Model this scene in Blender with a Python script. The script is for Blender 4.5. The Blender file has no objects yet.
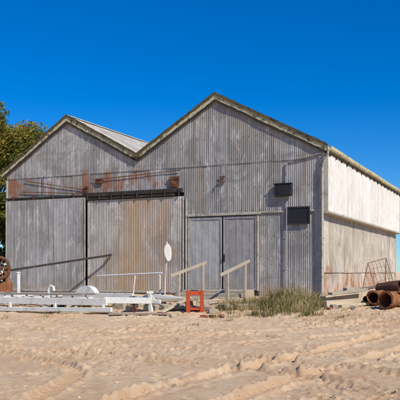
import bpy, bmesh, math, random
import numpy as np
from mathutils import Vector, Matrix
random.seed(7); rng=np.random.default_rng(7)
sc=bpy.context.scene
sc.view_settings.view_transform='Standard'; sc.view_settings.look='None'; sc.view_settings.exposure=0
COL=sc.collection
# ---------------------------------------------------------------- camera
F=704.0; HY=272.0; CH=1.6
cd=bpy.data.cameras.new("camera"); cam=bpy.data.objects.new("camera",cd); COL.objects.link(cam)
cam.location=(0,0,CH); cam.rotation_euler=(math.radians(90),0,0)
cd.sensor_width=36; cd.lens=F/400*36; cd.shift_y=(HY-200)/400; cd.clip_end=8000; cd.clip_start=0.1
sc.camera=cam
# ---------------------------------------------------------------- light
SD=Vector((0.66,-0.75,0)).normalized(); EL=math.radians(41)
sdir=Vector((SD.x*math.cos(EL),SD.y*math.cos(EL),math.sin(EL)))
w=bpy.data.worlds.new("World"); sc.world=w; w.use_nodes=True
nt=w.node_tree; nt.nodes.clear()
o=nt.nodes.new('ShaderNodeOutputWorld'); bg=nt.nodes.new('ShaderNodeBackground'); sk=nt.nodes.new('ShaderNodeTexSky')
sk.sky_type='NISHITA'; sk.sun_disc=False; sk.sun_elevation=EL; sk.sun_rotation=math.atan2(SD.x,SD.y)
sk.altitude=0; sk.air_density=1.0; sk.dust_density=0.0; sk.ozone_density=3.0
tint=nt.nodes.new('ShaderNodeMix'); tint.data_type='RGBA'; tint.blend_type='MULTIPLY'; tint.inputs[0].default_value=1; tint.inputs[7].default_value=(.56,.80,1.08,1)
hs=nt.nodes.new('ShaderNodeHueSaturation'); hs.inputs['Saturation'].default_value=1.24; hs.inputs['Hue'].default_value=.506
nt.links.new(sk.outputs[0],tint.inputs[6]); nt.links.new(tint.outputs[2],hs.inputs['Color']); nt.links.new(hs.outputs[0],bg.inputs[0]); bg.inputs[1].default_value=0.113
nt.links.new(bg.outputs[0],o.inputs[0])
sl=bpy.data.lights.new("sun",'SUN'); sl.energy=5.0; sl.angle=math.radians(0.5); sl.color=(1.0,0.94,0.83)
so=bpy.data.objects.new("sun",sl); COL.objects.link(so); so.location=(20,-20,30)
so.rotation_euler=sdir.to_track_quat('Z','Y').to_euler()
# ---------------------------------------------------------------- materials
class NB:
    def __init__(s,name):
        s.m=bpy.data.materials.new(name); s.m.use_nodes=True; s.t=s.m.node_tree; s.b=s.t.nodes['Principled BSDF']
        s.b.inputs['Specular IOR Level'].default_value=.3
        s.tc=s.t.nodes.new('ShaderNodeTexCoord')
    def n(s,ty,**k):
        x=s.t.nodes.new(ty)
        for a,v in k.items(): setattr(x,a,v)
        return x
    def l(s,a,b): s.t.links.new(a,b)
    def co(s,scale=(1,1,1),src='Object'):
        m=s.n('ShaderNodeMapping'); m.inputs['Scale'].default_value=scale; s.l(s.tc.outputs[src],m.inputs['Vector']); return m.outputs[0]
    def noise(s,scale,vec,detail=6,rough=.6,dist=0):
        x=s.n('ShaderNodeTexNoise'); x.inputs['Scale'].default_value=scale; x.inputs['Detail'].default_value=min(detail,5)
        x.inputs['Roughness'].default_value=rough; x.inputs['Distortion'].default_value=dist; s.l(vec,x.inputs['Vector']); return x.outputs['Fac']
    def ramp(s,fac,stops,interp='LINEAR'):
        r=s.n('ShaderNodeValToRGB'); r.color_ramp.interpolation=interp; e=r.color_ramp.elements
        while len(e)<len(stops): e.new(.5)
        for i,(p,c) in enumerate(stops):
            e[i].position=p; e[i].color=(c,c,c,1) if isinstance(c,(int,float)) else (*c,1)
        s.l(fac,r.inputs[0]); return r.outputs[0]
    def math(s,op,a,b=None,clamp=False):
        m=s.n('ShaderNodeMath',operation=op,use_clamp=clamp)
        for i,v in enumerate((a,b)):
            if v is None: continue
            if isinstance(v,(int,float)): m.inputs[i].default_value=v
            else: s.l(v,m.inputs[i])
        return m.outputs[0]
    def mix(s,fac,a,b,mode='MIX'):
        m=s.n('ShaderNodeMix',data_type='RGBA',blend_type=mode)
        for i,v in ((0,fac),(6,a),(7,b)):
            if isinstance(v,tuple): m.inputs[i].default_value=(*v,1)
            elif isinstance(v,(int,float)): m.inputs[i].default_value=v
            else: s.l(v,m.inputs[i])
        return m.outputs[2]
    def attr(s,name):
        a=s.n('ShaderNodeAttribute',attribute_name=name); return a.outputs['Fac']
    def bump(s,h,strength=.4,dist=.01):
        b=s.n('ShaderNodeBump'); b.inputs['Strength'].default_value=strength; b.inputs['Distance'].default_value=dist
        s.l(h,b.inputs['Height']); s.l(b.outputs[0],s.b.inputs['Normal'])
    def done(s,col,rough=.7,metal=0):
        if isinstance(col,tuple): s.b.inputs['Base Color'].default_value=(*col,1)
        else: s.l(col,s.b.inputs['Base Color'])
        s.b.inputs['Metallic'].default_value=metal
        if isinstance(rough,(int,float)): s.b.inputs['Roughness'].default_value=rough
        else: s.l(rough,s.b.inputs['Roughness'])
        return s.m
def sepz(s,i=2):
    x=s.n('ShaderNodeSeparateXYZ'); s.l(s.tc.outputs['Object'],x.inputs[0]); return x.outputs[i]
def maprange(s,v,a,b,c,d):
    mr=s.n('ShaderNodeMapRange'); s.l(v,mr.inputs[0]); mr.inputs[1].default_value=a; mr.inputs[2].default_value=b
    mr.inputs[3].default_value=c; mr.inputs[4].default_value=d; return mr.outputs[0]

def corr_mat(name,c1,c2,rust=.5,rz=None,dark=.6,rustc=(.20,.075,.03),rx=None,stain=(.36,.25,.16),stamt=.3,dirt=1.,dz=None,xs_stain=None):
    s=NB(name)
    big=s.noise(.55,s.co(),4,.6)
    st=s.noise(1.0,s.co((9,9,.35)),5,.7)
    fine=s.noise(22,s.co((1,1,.5)),5,.75)
    base=s.mix(s.ramp(big,[(.35,0.),(.65,1.)]),c1,c2)
    tone=s.attr('tone')
    base=s.mix(1.0,base,s.ramp(tone,[(0,dark),(1,1.0)]),'MULTIPLY')
    ch=s.noise(2.1,s.co((1.6,1.6,.6)),5,.72,.5)
    base=s.mix(s.ramp(ch,[(.54,0.),(.64,.6)]),base,(min(.85,c1[0]*1.4),min(.85,c1[1]*1.4),min(.85,c1[2]*1.4)))
    base=s.mix(s.ramp(st,[(.48,0.),(.68,.9*dirt)]),base,(c1[0]*.36,c1[1]*.34,c1[2]*.32))
    base=s.mix(s.ramp(fine,[(.48,0.),(.68,.6*dirt)]),base,(c1[0]*.42,c1[1]*.40,c1[2]*.37))
    gr_=s.noise(1.0,s.co((.9,.9,.9)),5,.7,.6)
    base=s.mix(s.ramp(gr_,[(.49,0.),(.62,.65*dirt)]),base,(c1[0]*.40,c1[1]*.375,c1[2]*.36))
    tn=s.noise(.8,s.co((1.5,1.5,.5)),5,.65)
    base=s.mix(s.ramp(tn,[(.50,0.),(.68,stamt)]),base,stain)
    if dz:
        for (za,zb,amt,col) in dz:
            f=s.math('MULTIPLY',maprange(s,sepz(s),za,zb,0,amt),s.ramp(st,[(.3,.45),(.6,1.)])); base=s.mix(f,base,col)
    if xs_stain:
        for (xc,hw,amt,col) in xs_stain:
            wob=s.math('MULTIPLY',s.math('SUBTRACT',ch,.5),.8)
            f=maprange(s,s.math('ABSOLUTE',s.math('ADD',s.math('SUBTRACT',sepz(s,0),xc),wob)),hw*1.3,hw*.3,0,amt)
            f=s.math('MULTIPLY',f,s.ramp(st,[(.32,.15),(.6,1.)])); base=s.mix(f,base,col)
    p=s.noise(1.3,s.co((1,1,.6)),5,.70,.3)
    d=s.noise(1.0,s.co((14,14,.5)),4,.6)
    rf=s.math('ADD',s.math('MULTIPLY',p,.65),s.math('MULTIPLY',d,.35))
    for (za,zb,amt) in (rz or []): rf=s.math('ADD',rf,maprange(s,sepz(s),za,zb,0,amt))
    for (zc,hw,xm_,amt) in (rx or []):
        z=sepz(s); b1=maprange(s,s.math('ABSOLUTE',s.math('SUBTRACT',z,zc)),hw*1.4,hw*.4,0,amt)
        b2=maprange(s,sepz(s,0),xm_+.4,xm_-.2,0,1); rf=s.math('ADD',rf,s.math('MULTIPLY',b1,b2))
    lo=.66-.14*rust
    rm=s.ramp(rf,[(lo,0.),(lo+.07,.9)])
    rcol=s.mix(s.noise(9,s.co(),4),rustc,(rustc[0]*2.0,rustc[1]*2.1,rustc[2]*2.2))
    base=s.mix(rm,base,rcol)
    s.bump(s.math('ADD',fine,s.math('MULTIPLY',st,.5)),.35,.006)
    return s.done(base,s.ramp(st,[(.3,.65),(.7,.9)]),0.0)
M={}
M['front']=corr_mat("weathered_paint_on_corrugated_iron",(.485,.475,.45),(.36,.35,.335),rust=.36,rz=[(.6,0.,.08)],rx=[(4.3,.55,-6.2,.12)],dark=.58,rustc=(.18,.075,.04),dz=[(.45,-.05,.6,(.42,.30,.18))])
M['slideL']=corr_mat("pale_paint_on_corrugated_iron",(.47,.46,.44),(.40,.39,.375),rust=.16,dark=.78,stamt=.2,dirt=.9,dz=[(.5,-.05,.5,(.42,.30,.18))])
M['side']=corr_mat("cream_white_paint_on_corrugated_iron",(.70,.67,.61),(.65,.62,.565),rust=.0,dark=.94,stamt=.18,stain=(.54,.48,.38),dirt=.32)
M['sidelow']=corr_mat("beige_rusting_iron_ledge_shade",(.56,.515,.44),(.46,.41,.34),rust=.42,rz=[(1.4,.3,.12)],dark=.78,stamt=.5,stain=(.42,.32,.21),dirt=.8,dz=[(2.3,2.9,.6,(.22,.20,.17)),(1.0,0.0,.4,(.50,.38,.26))])  # first dz band paints the ledge's shade into the colour; second is tan staining
M['roof']=corr_mat("galvanised_roof_iron",(.55,.52,.47),(.44,.41,.37),rust=.3,dark=.78,dirt=.7)
def wood(name,c1,c2,c3=(.1,.07,.05),peel=.5,stretch=(1,1,1),rough=.85):
    s=NB(name)
    a=s.noise(3.5,s.co(stretch),5,.75,.4); b=s.noise(25,s.co(stretch),5,.7)
    f=s.math('ADD',s.math('MULTIPLY',a,.7),s.math('MULTIPLY',b,.3))
    base=s.mix(s.noise(1.3,s.co(),3),c1,(c1[0]*.7,c1[1]*.72,c1[2]*.7))
    base=s.mix(s.ramp(f,[(.62-.2*peel,0.),(.66-.2*peel,1.)]),base,c2)
    base=s.mix(s.ramp(b,[(.58,0.),(.7,.8)]),base,c3)
    s.bump(f,.6,.01)
    return s.done(base,rough)
M['barge']=wood("peeling_cream_green_trim_paint",(.56,.50,.32),(.11,.085,.05),(.06,.048,.03),.48,(1.8,1.8,1.8))
M['cap']=wood("mossy_timber_capping",(.12,.09,.045),(.035,.028,.018),(.30,.26,.15),.5)
M['under']=wood("dark_rotten_timber_and_shade",(.045,.036,.024),(.025,.02,.015),(.12,.10,.06),.4)  # dark timber parts, and the painted shadow strip below the barge boards
M['beam']=wood("dark_stained_timber",(.045,.036,.032),(.11,.065,.045),(.02,.016,.014),.3)
M['rail']=wood("sun_bleached_timber",(.47,.39,.30),(.30,.24,.18),(.13,.10,.075),.38,(3,3,3))
M['plank']=wood("grey_weathered_timber",(.42,.35,.27),(.28,.22,.16),(.10,.07,.05),.4)
M['cream']=wood("cream_painted_timber",(.64,.52,.36),(.42,.30,.20),(.2,.12,.07),.4)
M['trim']=wood("flaking_off_white_trim",(.50,.46,.39),(.27,.24,.19),(.10,.08,.06),.48)
M['white']=wood("chalky_white_paint",(.76,.74,.69),(.50,.44,.36),(.20,.12,.07),.36,(1.5,1.5,1.5),rough=.6)
def doormat(name,c1,c2):
    s=NB(name); a=s.noise(1.0,s.co((10,10,.5)),5,.7); b=s.noise(2.2,s.co((1.5,1.5,1)),5,.75,.4); f=s.noise(30,s.co((1,1,.4)),4,.7)
    base=s.mix(s.ramp(b,[(.38,0.),(.62,1.)]),c1,c2); base=s.mix(s.ramp(a,[(.5,0.),(.7,.7)]),base,(.15,.14,.13)); base=s.mix(s.ramp(f,[(.55,0.),(.7,.5)]),base,(.18,.17,.15))
    base=s.mix(maprange(s,sepz(s),.9,.1,0,.45),base,(.36,.28,.19)); s.bump(f,.4,.006); return s.done(base,.8)
M['door']=doormat("faded_grey_door_paint",(.44,.435,.42),(.35,.345,.335))
M['doord']=doormat("dull_grey_door_paint",(.34,.325,.32),(.26,.24,.235))
M['rust']=wood("orange_rust",(.28,.11,.045),(.38,.18,.085),(.07,.035,.02),.45)
M['rustd']=wood("dark_rusted_steel",(.12,.055,.034),(.24,.10,.045),(.025,.018,.014),.5)
M['orange']=wood("orange_red_paint",(.52,.075,.02),(.30,.06,.03),(.12,.04,.02),.25,rough=.6)
M['concrete']=wood("rough_concrete",(.44,.37,.28),(.31,.25,.18),(.14,.11,.08),.4)
M['black']=NB("black_plastic").done((.02,.019,.022),.45)
M['pvc']=NB("grey_conduit").done((.30,.28,.27),.5)
M['brick']=wood("broken_red_brick",(.35,.13,.08),(.25,.10,.065),(.1,.05,.04),.3)
M['rubber']=NB("tyre_rubber").done((.035,.032,.03),.85)
M['dark']=NB("near_black_interior").done((.06,.055,.05),.95)  # flat near-black for the floor slab and the sheet behind the double door
M['wire']=wood("dusty_rusty_wire",(.30,.19,.12),(.22,.11,.06),(.1,.06,.04),.4)
M['bark']=wood("rough_bark",(.13,.10,.075),(.08,.06,.045),(.03,.025,.02),.5)
def leafmat(name,stops):
    s=NB(name); c=s.ramp(s.attr('tone'),stops); s.done(c,.6)
    tr=s.n('ShaderNodeBsdfTranslucent'); s.l(c,tr.inputs[0]); mx=s.n('ShaderNodeMixShader'); mx.inputs[0].default_value=.3
    out=s.t.nodes['Material Output']; s.l(s.b.outputs[0],mx.inputs[1]); s.l(tr.outputs[0],mx.inputs[2]); s.l(mx.outputs[0],out.inputs[0])
    return s.m
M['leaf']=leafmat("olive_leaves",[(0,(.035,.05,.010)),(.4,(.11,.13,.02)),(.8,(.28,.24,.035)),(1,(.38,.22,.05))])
M['grass']=leafmat("grass_blades",[(0,(.045,.055,.014)),(.3,(.12,.125,.025)),(.5,(.28,.23,.07)),(.75,(.46,.36,.16)),(1,(.62,.49,.26))])
# ---------------------------------------------------------------- mesh helpers
def setmesh(me,verts,faces,smooth=False,tone=None):
    me.from_pydata([tuple(v) for v in verts],[],faces); me.update()
    if smooth: me.polygons.foreach_set('use_smooth',[True]*len(me.polygons))
    if tone is not None:
        a=me.attributes.new('tone','FLOAT','POINT'); a.data.foreach_set('value',np.asarray(tone,dtype=np.float32))
def meshobj(name,verts,faces,mat,parent=None,smooth=False,tone=None,label=None):
    me=bpy.data.meshes.new(name); setmesh(me,verts,faces,smooth,tone); me.materials.append(mat)
    ob=bpy.data.objects.new(name,me); COL.objects.link(ob)
    if parent: ob.parent=parent
    if label: ob['label']=label
    return ob
class G:
    def __init__(s): s.v=[];s.f=[];s.sm=[]
    def box(s,c,size,R=None,j=0.0,bev=None):
        R=R or Matrix.Identity(3)
        b=bev if bev is not None else min(size)*.12
        bm=bmesh.new(); bmesh.ops.create_cube(bm,size=1)
        for v in bm.verts:
            v.co=Vector((v.co.x*size[0],v.co.y*size[1],v.co.z*size[2]))
            if j: v.co+=Vector([random.uniform(-j,j) for _ in range(3)])
        if b>0: bmesh.ops.bevel(bm,geom=list(bm.edges),offset=b,segments=1,affect='EDGES')
        s.addbm(bm,Matrix.Translation(Vector(c))@R.to_4x4())
    def addbm(s,bm,mat):
        n=len(s.v); bm.verts.index_update()
        for v in bm.verts: s.v.append(mat@v.co)
        for f in bm.faces: s.f.append([n+v.index for v in f.verts])
        bm.free()
    def beam(s,a,b,w,h,up=(0,0,1),j=0.,bev=None):
        a=Vector(a);b=Vector(b); x=(b-a).normalized(); z=Vector(up); y=z.cross(x)
        if y.length<1e-4: y=Vector((0,1,0)).cross(x)
        y.normalize(); z=x.cross(y)
        R=Matrix((x,y,z)).transposed(); s.box((a+b)/2,((b-a).length,w,h),R,j,bev)
    def tube(s,pts,r,seg=12,cap=True,r2=None):
        pts=[Vector(p) for p in pts]; n0=len(s.v); prev=None; N=len(pts)
        for i,p in enumerate(pts):
            t=(pts[min(i+1,N-1)]-pts[max(i-1,0)]).normalized()
            if prev is None:
                a=Vector((0,0,1)) if abs(t.z)<.9 else Vector((1,0,0)); u=t.cross(a).normalized()
            else:
                u=(prev-t*prev.dot(t)).normalized()
            prev=u; v=t.cross(u); rr=r if r2 is None else r+(r2-r)*i/(N-1)
            for k in range(seg):
                an=2*math.pi*k/seg; s.v.append(p+(u*math.cos(an)+v*math.sin(an))*rr)
        for i in range(N-1):
            for k in range(seg):
                a=n0+i*seg+k;b=n0+i*seg+(k+1)%seg; s.f.append([a,b,b+seg,a+seg])
        if cap:
            s.f.append([n0+k for k in range(seg)][::-1]); s.f.append([n0+(N-1)*seg+k for k in range(seg)])
    def pipe(s,a,b,r,th,seg=28,jag=0.):
        a=Vector(a);b=Vector(b);t=(b-a).normalized(); u=t.orthogonal().normalized(); v=t.cross(u); n=len(s.v)
        ja=[random.uniform(-jag,jag) for _ in range(seg)]; jb=[random.uniform(-jag,jag) for _ in range(seg)]; sq=random.uniform(.84,1.)
        for (p,rr,jj) in ((a,r,ja),(b,r,jb),(b,r-th,jb),(a,r-th,ja)):
            for k in range(seg):
                an=2*math.pi*k/seg; s.v.append(p+t*jj[k]+(u*math.cos(an)*sq+v*math.sin(an))*(rr+jj[k]*.3))
        for q in range(4):
            for k in range(seg):
                k2=(k+1)%seg; q2=(q+1)%4
                s.f.append([n+q*seg+k,n+q*seg+k2,n+q2*seg+k2,n+q2*seg+k])
    def prism(s,poly,y0,y1):
        n=len(s.v);m=len(poly)
        for y in (y0,y1):
            for (x,z) in poly: s.v.append(Vector((x,y,z)))
        s.f.append([n+i for i in range(m)]); s.f.append([n+m+i for i in range(m)][::-1])
        for i in range(m):
            k=(i+1)%m; s.f.append([n+i,n+m+i,n+m+k,n+k])
    def disc(s,c,nrm,r,th,seg=32):
        c=Vector(c);nn=Vector(nrm).normalized(); s.tube([c-nn*th/2,c+nn*th/2],r,seg)
    def obj(s,name,mat,root=None,world=True,smooth=False,label=None):
        vs=s.v
        if root is not None and world:
            inv=root_m[root.name].inverted(); vs=[inv@Vector(v) for v in vs]
        ob=meshobj(name,vs,s.f,mat,root,False,None,label)
        me=ob.data; bm=bmesh.new(); bm.from_mesh(me); bmesh.ops.recalc_face_normals(bm,faces=bm.faces); bm.to_mesh(me); bm.free()
        if smooth:
            me.polygons.foreach_set('use_smooth',[True]*len(me.polygons))
            try: me.set_sharp_from_angle(angle=math.radians(35))
            except Exception: pass
        return ob
root_m={}
def thing(name,label,cat,loc,rz=0,group=None):
    e=bpy.data.objects.new(name,None); COL.objects.link(e); e.empty_display_size=.3
    e.location=loc; e.rotation_euler=(0,0,rz); e['label']=label; e['category']=cat
    if group: e['group']=group
    root_m[e.name]=Matrix.Translation(Vector(loc))@Matrix.Rotation(rz,4,'Z'); return e
def single(g,name,label,cat,mat,smooth=False,group=None):
    vs=[Vector(v) for v in g.v]; c=sum(vs,Vector())/len(vs); c.z=min(v.z for v in vs)
    g.v=[v-c for v in vs]; ob=g.obj(name,mat,None,True,smooth); ob.location=c; ob['label']=label; ob['category']=cat
    if group: ob['group']=group
    return ob
# ---------------------------------------------------------------- ground
cX=Vector((.9057,-.4239,0)); cY=Vector((.4239,.9057,0))
ZB=.76; C0=Vector((4.16,24.0,ZB))
def q_of(x,y): return (x-C0.x)*cY.x+(y-C0.y)*cY.y
def sst(t): t=np.clip(t,0,1); return t*t*(3-2*t)
def vnoise(x,y,seed):
    r=np.random.default_rng(seed); T=r.random((256,256)); xi=np.floor(x).astype(int); yi=np.floor(y).astype(int)
    fx=x-xi; fy=y-yi; fx=fx*fx*(3-2*fx); fy=fy*fy*(3-2*fy)
    a=T[xi%256,yi%256];b=T[(xi+1)%256,yi%256];c=T[xi%256,(yi+1)%256];d=T[(xi+1)%256,(yi+1)%256]
    return (a*(1-fx)+b*fx)*(1-fy)+(c*(1-fx)+d*fx)*fy-.5
def rot(x,y,a): return x*math.cos(a)-y*math.sin(a), x*math.sin(a)+y*math.cos(a)
def gbase(x,y): return .78*sst((q_of(x,y)+13)/14.5)
def tracks():
    T=[]
    def path(pts,wd,dp,tread):
        P=[]
        for i in range(len(pts)-1):
            for t in np.linspace(0,1,60,endpoint=False):
                p0=np.array(pts[max(i-1,0)]);p1=np.array(pts[i]);p2=np.array(pts[i+1]);p3=np.array(pts[min(i+2,len(pts)-1)])
                P.append(.5*((2*p1)+(-p0+p2)*t+(2*p0-5*p1+4*p2-p3)*t*t+(-p0+3*p1-3*p2+p3)*t**3))
        T.append((np.array(P),wd,dp,tread))
    for dx in (0,1.5):   # across the middle distance
        path([(-9,14.4+dx),(-4,14.0+dx),(1,14.8+dx),(6,16.5+dx),(11,17.2+dx)],.15,.035,1)
    for dx in (0,1.5):   # from near centre up towards the pipes
        path([(-2.2+dx,6.2),(-.6+dx,9.5),(1.6+dx,12.6),(4.2+dx,15.6),(8+dx,18.5)],.17,.06,1)
    for dx in (0,1.45):  # sweeping from mid left down to near right
        path([(-7+dx*.3,15.6+dx*.5),(-2.5+dx*.6,13.8+dx*.7),(.6+dx*.8,11.6+dx*.3),(2.3+dx,9.5),(3.2+dx,6.5)],.17,.06,1)
    for dx in (0,1.4):
        path([(-4.2+dx,6.5),(-3.4+dx,9.5),(-3.7+dx,12),(-6.5+dx,15)],.15,.04,1)
    return T
def gheight(x,y):
    z=gbase(x,y)
    near=np.exp(-((np.maximum(np.abs(x)-12,0))/6)**2-((np.maximum(y-22,0))/6)**2)
    def R(f,seed,a,an):
        u,v=rot(x*f,y*f,an); return a*(.5-2*np.abs(vnoise(u+7.3,v+3.1,seed)))
    u1,v1=rot(x*.8,y*.8,.6); patch=np.clip(.75+2.2*vnoise(u1,v1,77),.2,1.8)
    z=z+near*(vnoise(*rot(x*.35,y*.35,.5),1)*.09+vnoise(*rot(x*1.1+5,y*1.1,1.),2)*.045
        +patch*(R(2.1,3,.030,.3)+R(4.6,4,.036,1.1)+R(9.5,5,.032,.7)+vnoise(*rot(x*17,y*17,.4),6)*.034+vnoise(*rot(x*35,y*35,1.4),8)*.020))
    return z
xs=np.concatenate([[-3000,-1200,-500,-220,-100,-50,-30,-20,-15],np.arange(-11.5,-6.5,.05),np.arange(-6.5,8,.023),np.arange(8,11.5,.05),[12,15,20,30,50,100,220,500,1200,3000]])
yv=[6.0]
while yv[-1]<27: yv.append(yv[-1]+max(.017,.0028*yv[-1]))
ys=np.concatenate([[-200,-50,-10,0,3,4.5,5.4],np.array(yv),[28,30,34,40,50,75,120,250,600,1500,4000]])
X,Y=np.meshgrid(xs,ys); Z=gheight(X,Y)
tmask=np.zeros_like(Z); zs=gbase(X,Y)+vnoise(*rot(X*.35,Y*.35,.5),1)*.09
for P,wd,dp,tread in tracks():
    seg=np.cumsum(np.r_[0,np.hypot(*np.diff(P,axis=0).T)])
    D=np.full(Z.shape,9.0); S=np.zeros_like(Z)
    for k in range(0,len(P)-1):
        p=P[k]; d=P[k+1]-p; L=np.hypot(*d)
        if L<1e-6: continue
        d=d/L
        ix=np.where((xs>p[0]-.6)&(xs<p[0]+.6))[0]; iy=np.where((ys>p[1]-.6)&(ys<p[1]+.6))[0]
        if len(ix)<2 or len(iy)<2: continue
        sl_=(slice(iy[0],iy[-1]+1),slice(ix[0],ix[-1]+1)); xx=X[sl_]-p[0]; yy=Y[sl_]-p[1]
        al=np.clip(xx*d[0]+yy*d[1],0,L); di=np.hypot(xx-al*d[0],yy-al*d[1]); sg=np.sign(xx*(-d[1])+yy*d[0])
        m=di<np.abs(D[sl_]); D[sl_]=np.where(m,di*np.where(sg==0,1,sg),D[sl_]); S[sl_]=np.where(m,seg[k]+al,S[sl_])
    a=np.abs(D); ins=1/(1+np.exp(np.clip((a-wd)/.016,-30,30))); brk=np.clip(.9+vnoise(X*1.1,Y*1.1,40)*1.4,0.25,1.2)
    Z=Z+(zs-Z)*ins*brk*.75
    Z-=dp*ins*brk; Z+=dp*.85*np.exp(-((a-wd*1.35)/.055)**2)*brk*(.8+1.3*vnoise(X*9,Y*9,41))
    if tread: Z+=.024*ins*np.clip(np.sin((S*2*math.pi/.17)+np.sign(D)*a*16)*1.5,-.7,.7)*brk
    tmask=np.maximum(tmask,ins*brk)
for k in range(850):
    px=rng.uniform(-8,8); py=rng.uniform(7.5,20); 
    if abs(px)>py*.36+.5: continue
    ix=np.where(abs(xs-px)<.45)[0]; iy=np.where(abs(ys-py)<.45)[0]
    if len(ix)<3: continue
    sl_=(slice(iy[0],iy[-1]+1),slice(ix[0],ix[-1]+1)); th=rng.uniform(0,3.14); xx=X[sl_]-px; yy=Y[sl_]-py
    u=xx*math.cos(th)+yy*math.sin(th); v=-xx*math.sin(th)+yy*math.cos(th)
    r=np.sqrt((u/rng.uniform(.09,.17))**2+(v/rng.uniform(.04,.08))**2); s_=rng.uniform(.4,1.2)
    Z[sl_]+=s_*(-.034*np.exp(-r**4)+.018*np.exp(-((r-1.4)/.35)**2))
nx,ny=len(xs),len(ys); verts=np.stack([X.ravel(),Y.ravel(),Z.ravel()],1).astype(np.float32)
i,j=np.meshgrid(np.arange(nx-1),np.arange(ny-1)); a=(j*nx+i).ravel(); quads=np.stack([a,a+1,a+nx+1,a+nx],1).astype(np.int32)
me=bpy.data.meshes.new("ground"); me.vertices.add(len(verts)); me.vertices.foreach_set('co',verts.ravel())
me.loops.add(quads.size); me.loops.foreach_set('vertex_index',quads.ravel()); me.polygons.add(len(quads))
me.polygons.foreach_set('loop_start',np.arange(0,quads.size,4,dtype=np.int32)); me.update(calc_edges=True); me.validate()
me.polygons.foreach_set('use_smooth',[True]*len(me.polygons))
at=me.attributes.new('track','FLOAT','POINT'); at.data.foreach_set('value',tmask.ravel().astype(np.float32))
s=NB("peach_tan_sand")
n1=s.noise(.35,s.co(),4,.6); n2=s.noise(3.0,s.co(),5,.7,.3); n3=s.noise(40,s.co(),5,.75); n4=s.noise(170,s.co(),3,.8)
c=s.mix(s.ramp(n1,[(.35,0.),(.65,1.)]),(.80,.54,.32),(.90,.67,.43))
c=s.mix(s.ramp(n2,[(.48,0.),(.66,.55)]),c,(.60,.33,.165))
c=s.mix(s.ramp(n3,[(.55,0.),(.70,.5)]),c,(.42,.22,.11))
c=s.mix(s.ramp(n4,[(.58,0.),(.72,.4)]),c,(.95,.80,.60))
c=s.mix(s.math('MULTIPLY',s.attr('track'),.32),c,(.62,.37,.20))
s.bump(s.math('ADD',s.math('MULTIPLY',n3,1.),s.math('MULTIPLY',n4,.35)),1.0,.03)
me.materials.append(s.done(c,.95)); gr=bpy.data.objects.new("ground",me); COL.objects.link(gr); gr['kind']='structure'
def gz(x,y): return float(gheight(np.array([float(x)]),np.array([float(y)]))[0])
def W(px,d,z=None,py=None):
    x=(px-200)/F*d
    if py is not None: z=CH+(HY-py)/F*d
    if z is None: z=gz(x,d)
    return Vector((x,d,z))
# ---------------------------------------------------------------- shed
shed=thing("corrugated_iron_shed","old twin-gabled corrugated iron shed with peeling paint on sand","shed",tuple(C0),math.atan2(cX.y,cX.x))
def FR(px,py,yo=0.):
    dx=(px-200)/F; dz=(HY-py)/F; o_=Vector((0,0,CH))-C0
    num=yo-(o_.x*cY.x+o_.y*cY.y); den=dx*cY.x+cY.y; t=num/den
    p=o_+Vector((dx,1,dz))*t; return p.dot(cX),p.z
OV=-.065; L=14.6; AMP=.0062; PIT=.076
RP=[FR(2,174,OV),FR(67,116.5,OV),FR(137,155,OV),FR(215,94.5,OV),FR(328,146,OV)]
XW=FR(7,290)[0]
XST=FR(137,240)[0]
M['slideR']=corr_mat("rust_streaked_corrugated_iron",(.52,.49,.44),(.43,.40,.355),rust=.68,dark=.75,rustc=(.27,.15,.07),stamt=.6,stain=(.42,.30,.17),dirt=.8,dz=[(.5,-.05,.5,(.42,.30,.18))],xs_stain=[(XST,.75,.75,(.44,.27,.12)),(XST+1.2,.35,.5,(.36,.20,.09))])
def roofz(x,dz=0):
    for (xa,za),(xb,zb) in zip(RP[:-1],RP[1:]):
        if xa<=x<=xb: return za+(zb-za)*(x-xa)/(xb-xa)+dz
    return RP[0][1]+dz if x<RP[0][0] else RP[-1][1]+dz
def sheets(name,x0,x1,zbf,ztf,yo,mat,axis='x',sw=.8,rows=5,parent=shed,jit=.003,label=None,seed=1,ragged=0.,pit=PIT,amp=AMP):
    r=random.Random(seed); V=[];Fc=[];T=[]; n=max(1,round((x1-x0)/sw)); w_=(x1-x0)/n
    for k in range(n):
        a=x0+k*w_; b=a+w_+(.04 if k<n-1 else 0); tone=r.random()**.7; off=r.uniform(-jit,jit)+(.003 if k%2 else -.003); ti=r.uniform(-jit,jit)
        nc=max(2,int((b-a)/pit*8)); zr=r.uniform(-ragged,ragged); base=len(V); ph=r.uniform(0,6)
        for c_ in range(nc+1):
            x=a+(b-a)*c_/nc; zb=zbf(x)+zr; zt=max(ztf(x),zb)
            for q in range(rows+1):
                f=q/rows; z=zb+(zt-zb)*f
                yy=yo+off+ti*math.sin(f*3.1+ph)+amp*math.cos(2*math.pi*x/pit)*(1+.15*math.sin(z*3+ph))+ .004*math.sin(x*2.1+ph)*math.sin(z*1.7+ph)
                V.append((x,yy,z) if axis=='x' else (-yy,x,z)); T.append(tone)
        for c_ in range(nc):
            xm=a+(b-a)*(c_+.5)/nc
            if ztf(xm)-zbf(xm)<.01: continue
            for q in range(rows):
                i0=base+c_*(rows+1)+q; Fc.append((i0,i0+rows+1,i0+rows+2,i0+1))
    return meshobj(name,V,Fc,mat,parent,True,T,label)
xs_,zl=FR(184,214); zl=FR(250,212.5)[1]
xd0,zdt=FR(190,217); xd1=FR(257,214)[0]; zdt=FR(225,216)[1]
ztrk=FR(90,196)[1]
z2=FR(225,163)[1]
top=lambda x: roofz(x,-.07)
sheets("front_wall",XW,xs_,lambda x:ztrk-.05,lambda x:min(top(x),z2),0,M['front'],seed=3,label="corrugated iron cladding with rust above the sliding doors")
sheets("gable_wall",XW,xs_+.1,lambda x:z2-.06,top,-.020,M['front'],seed=5,label="upper corrugated cladding of the smaller gable")
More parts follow.
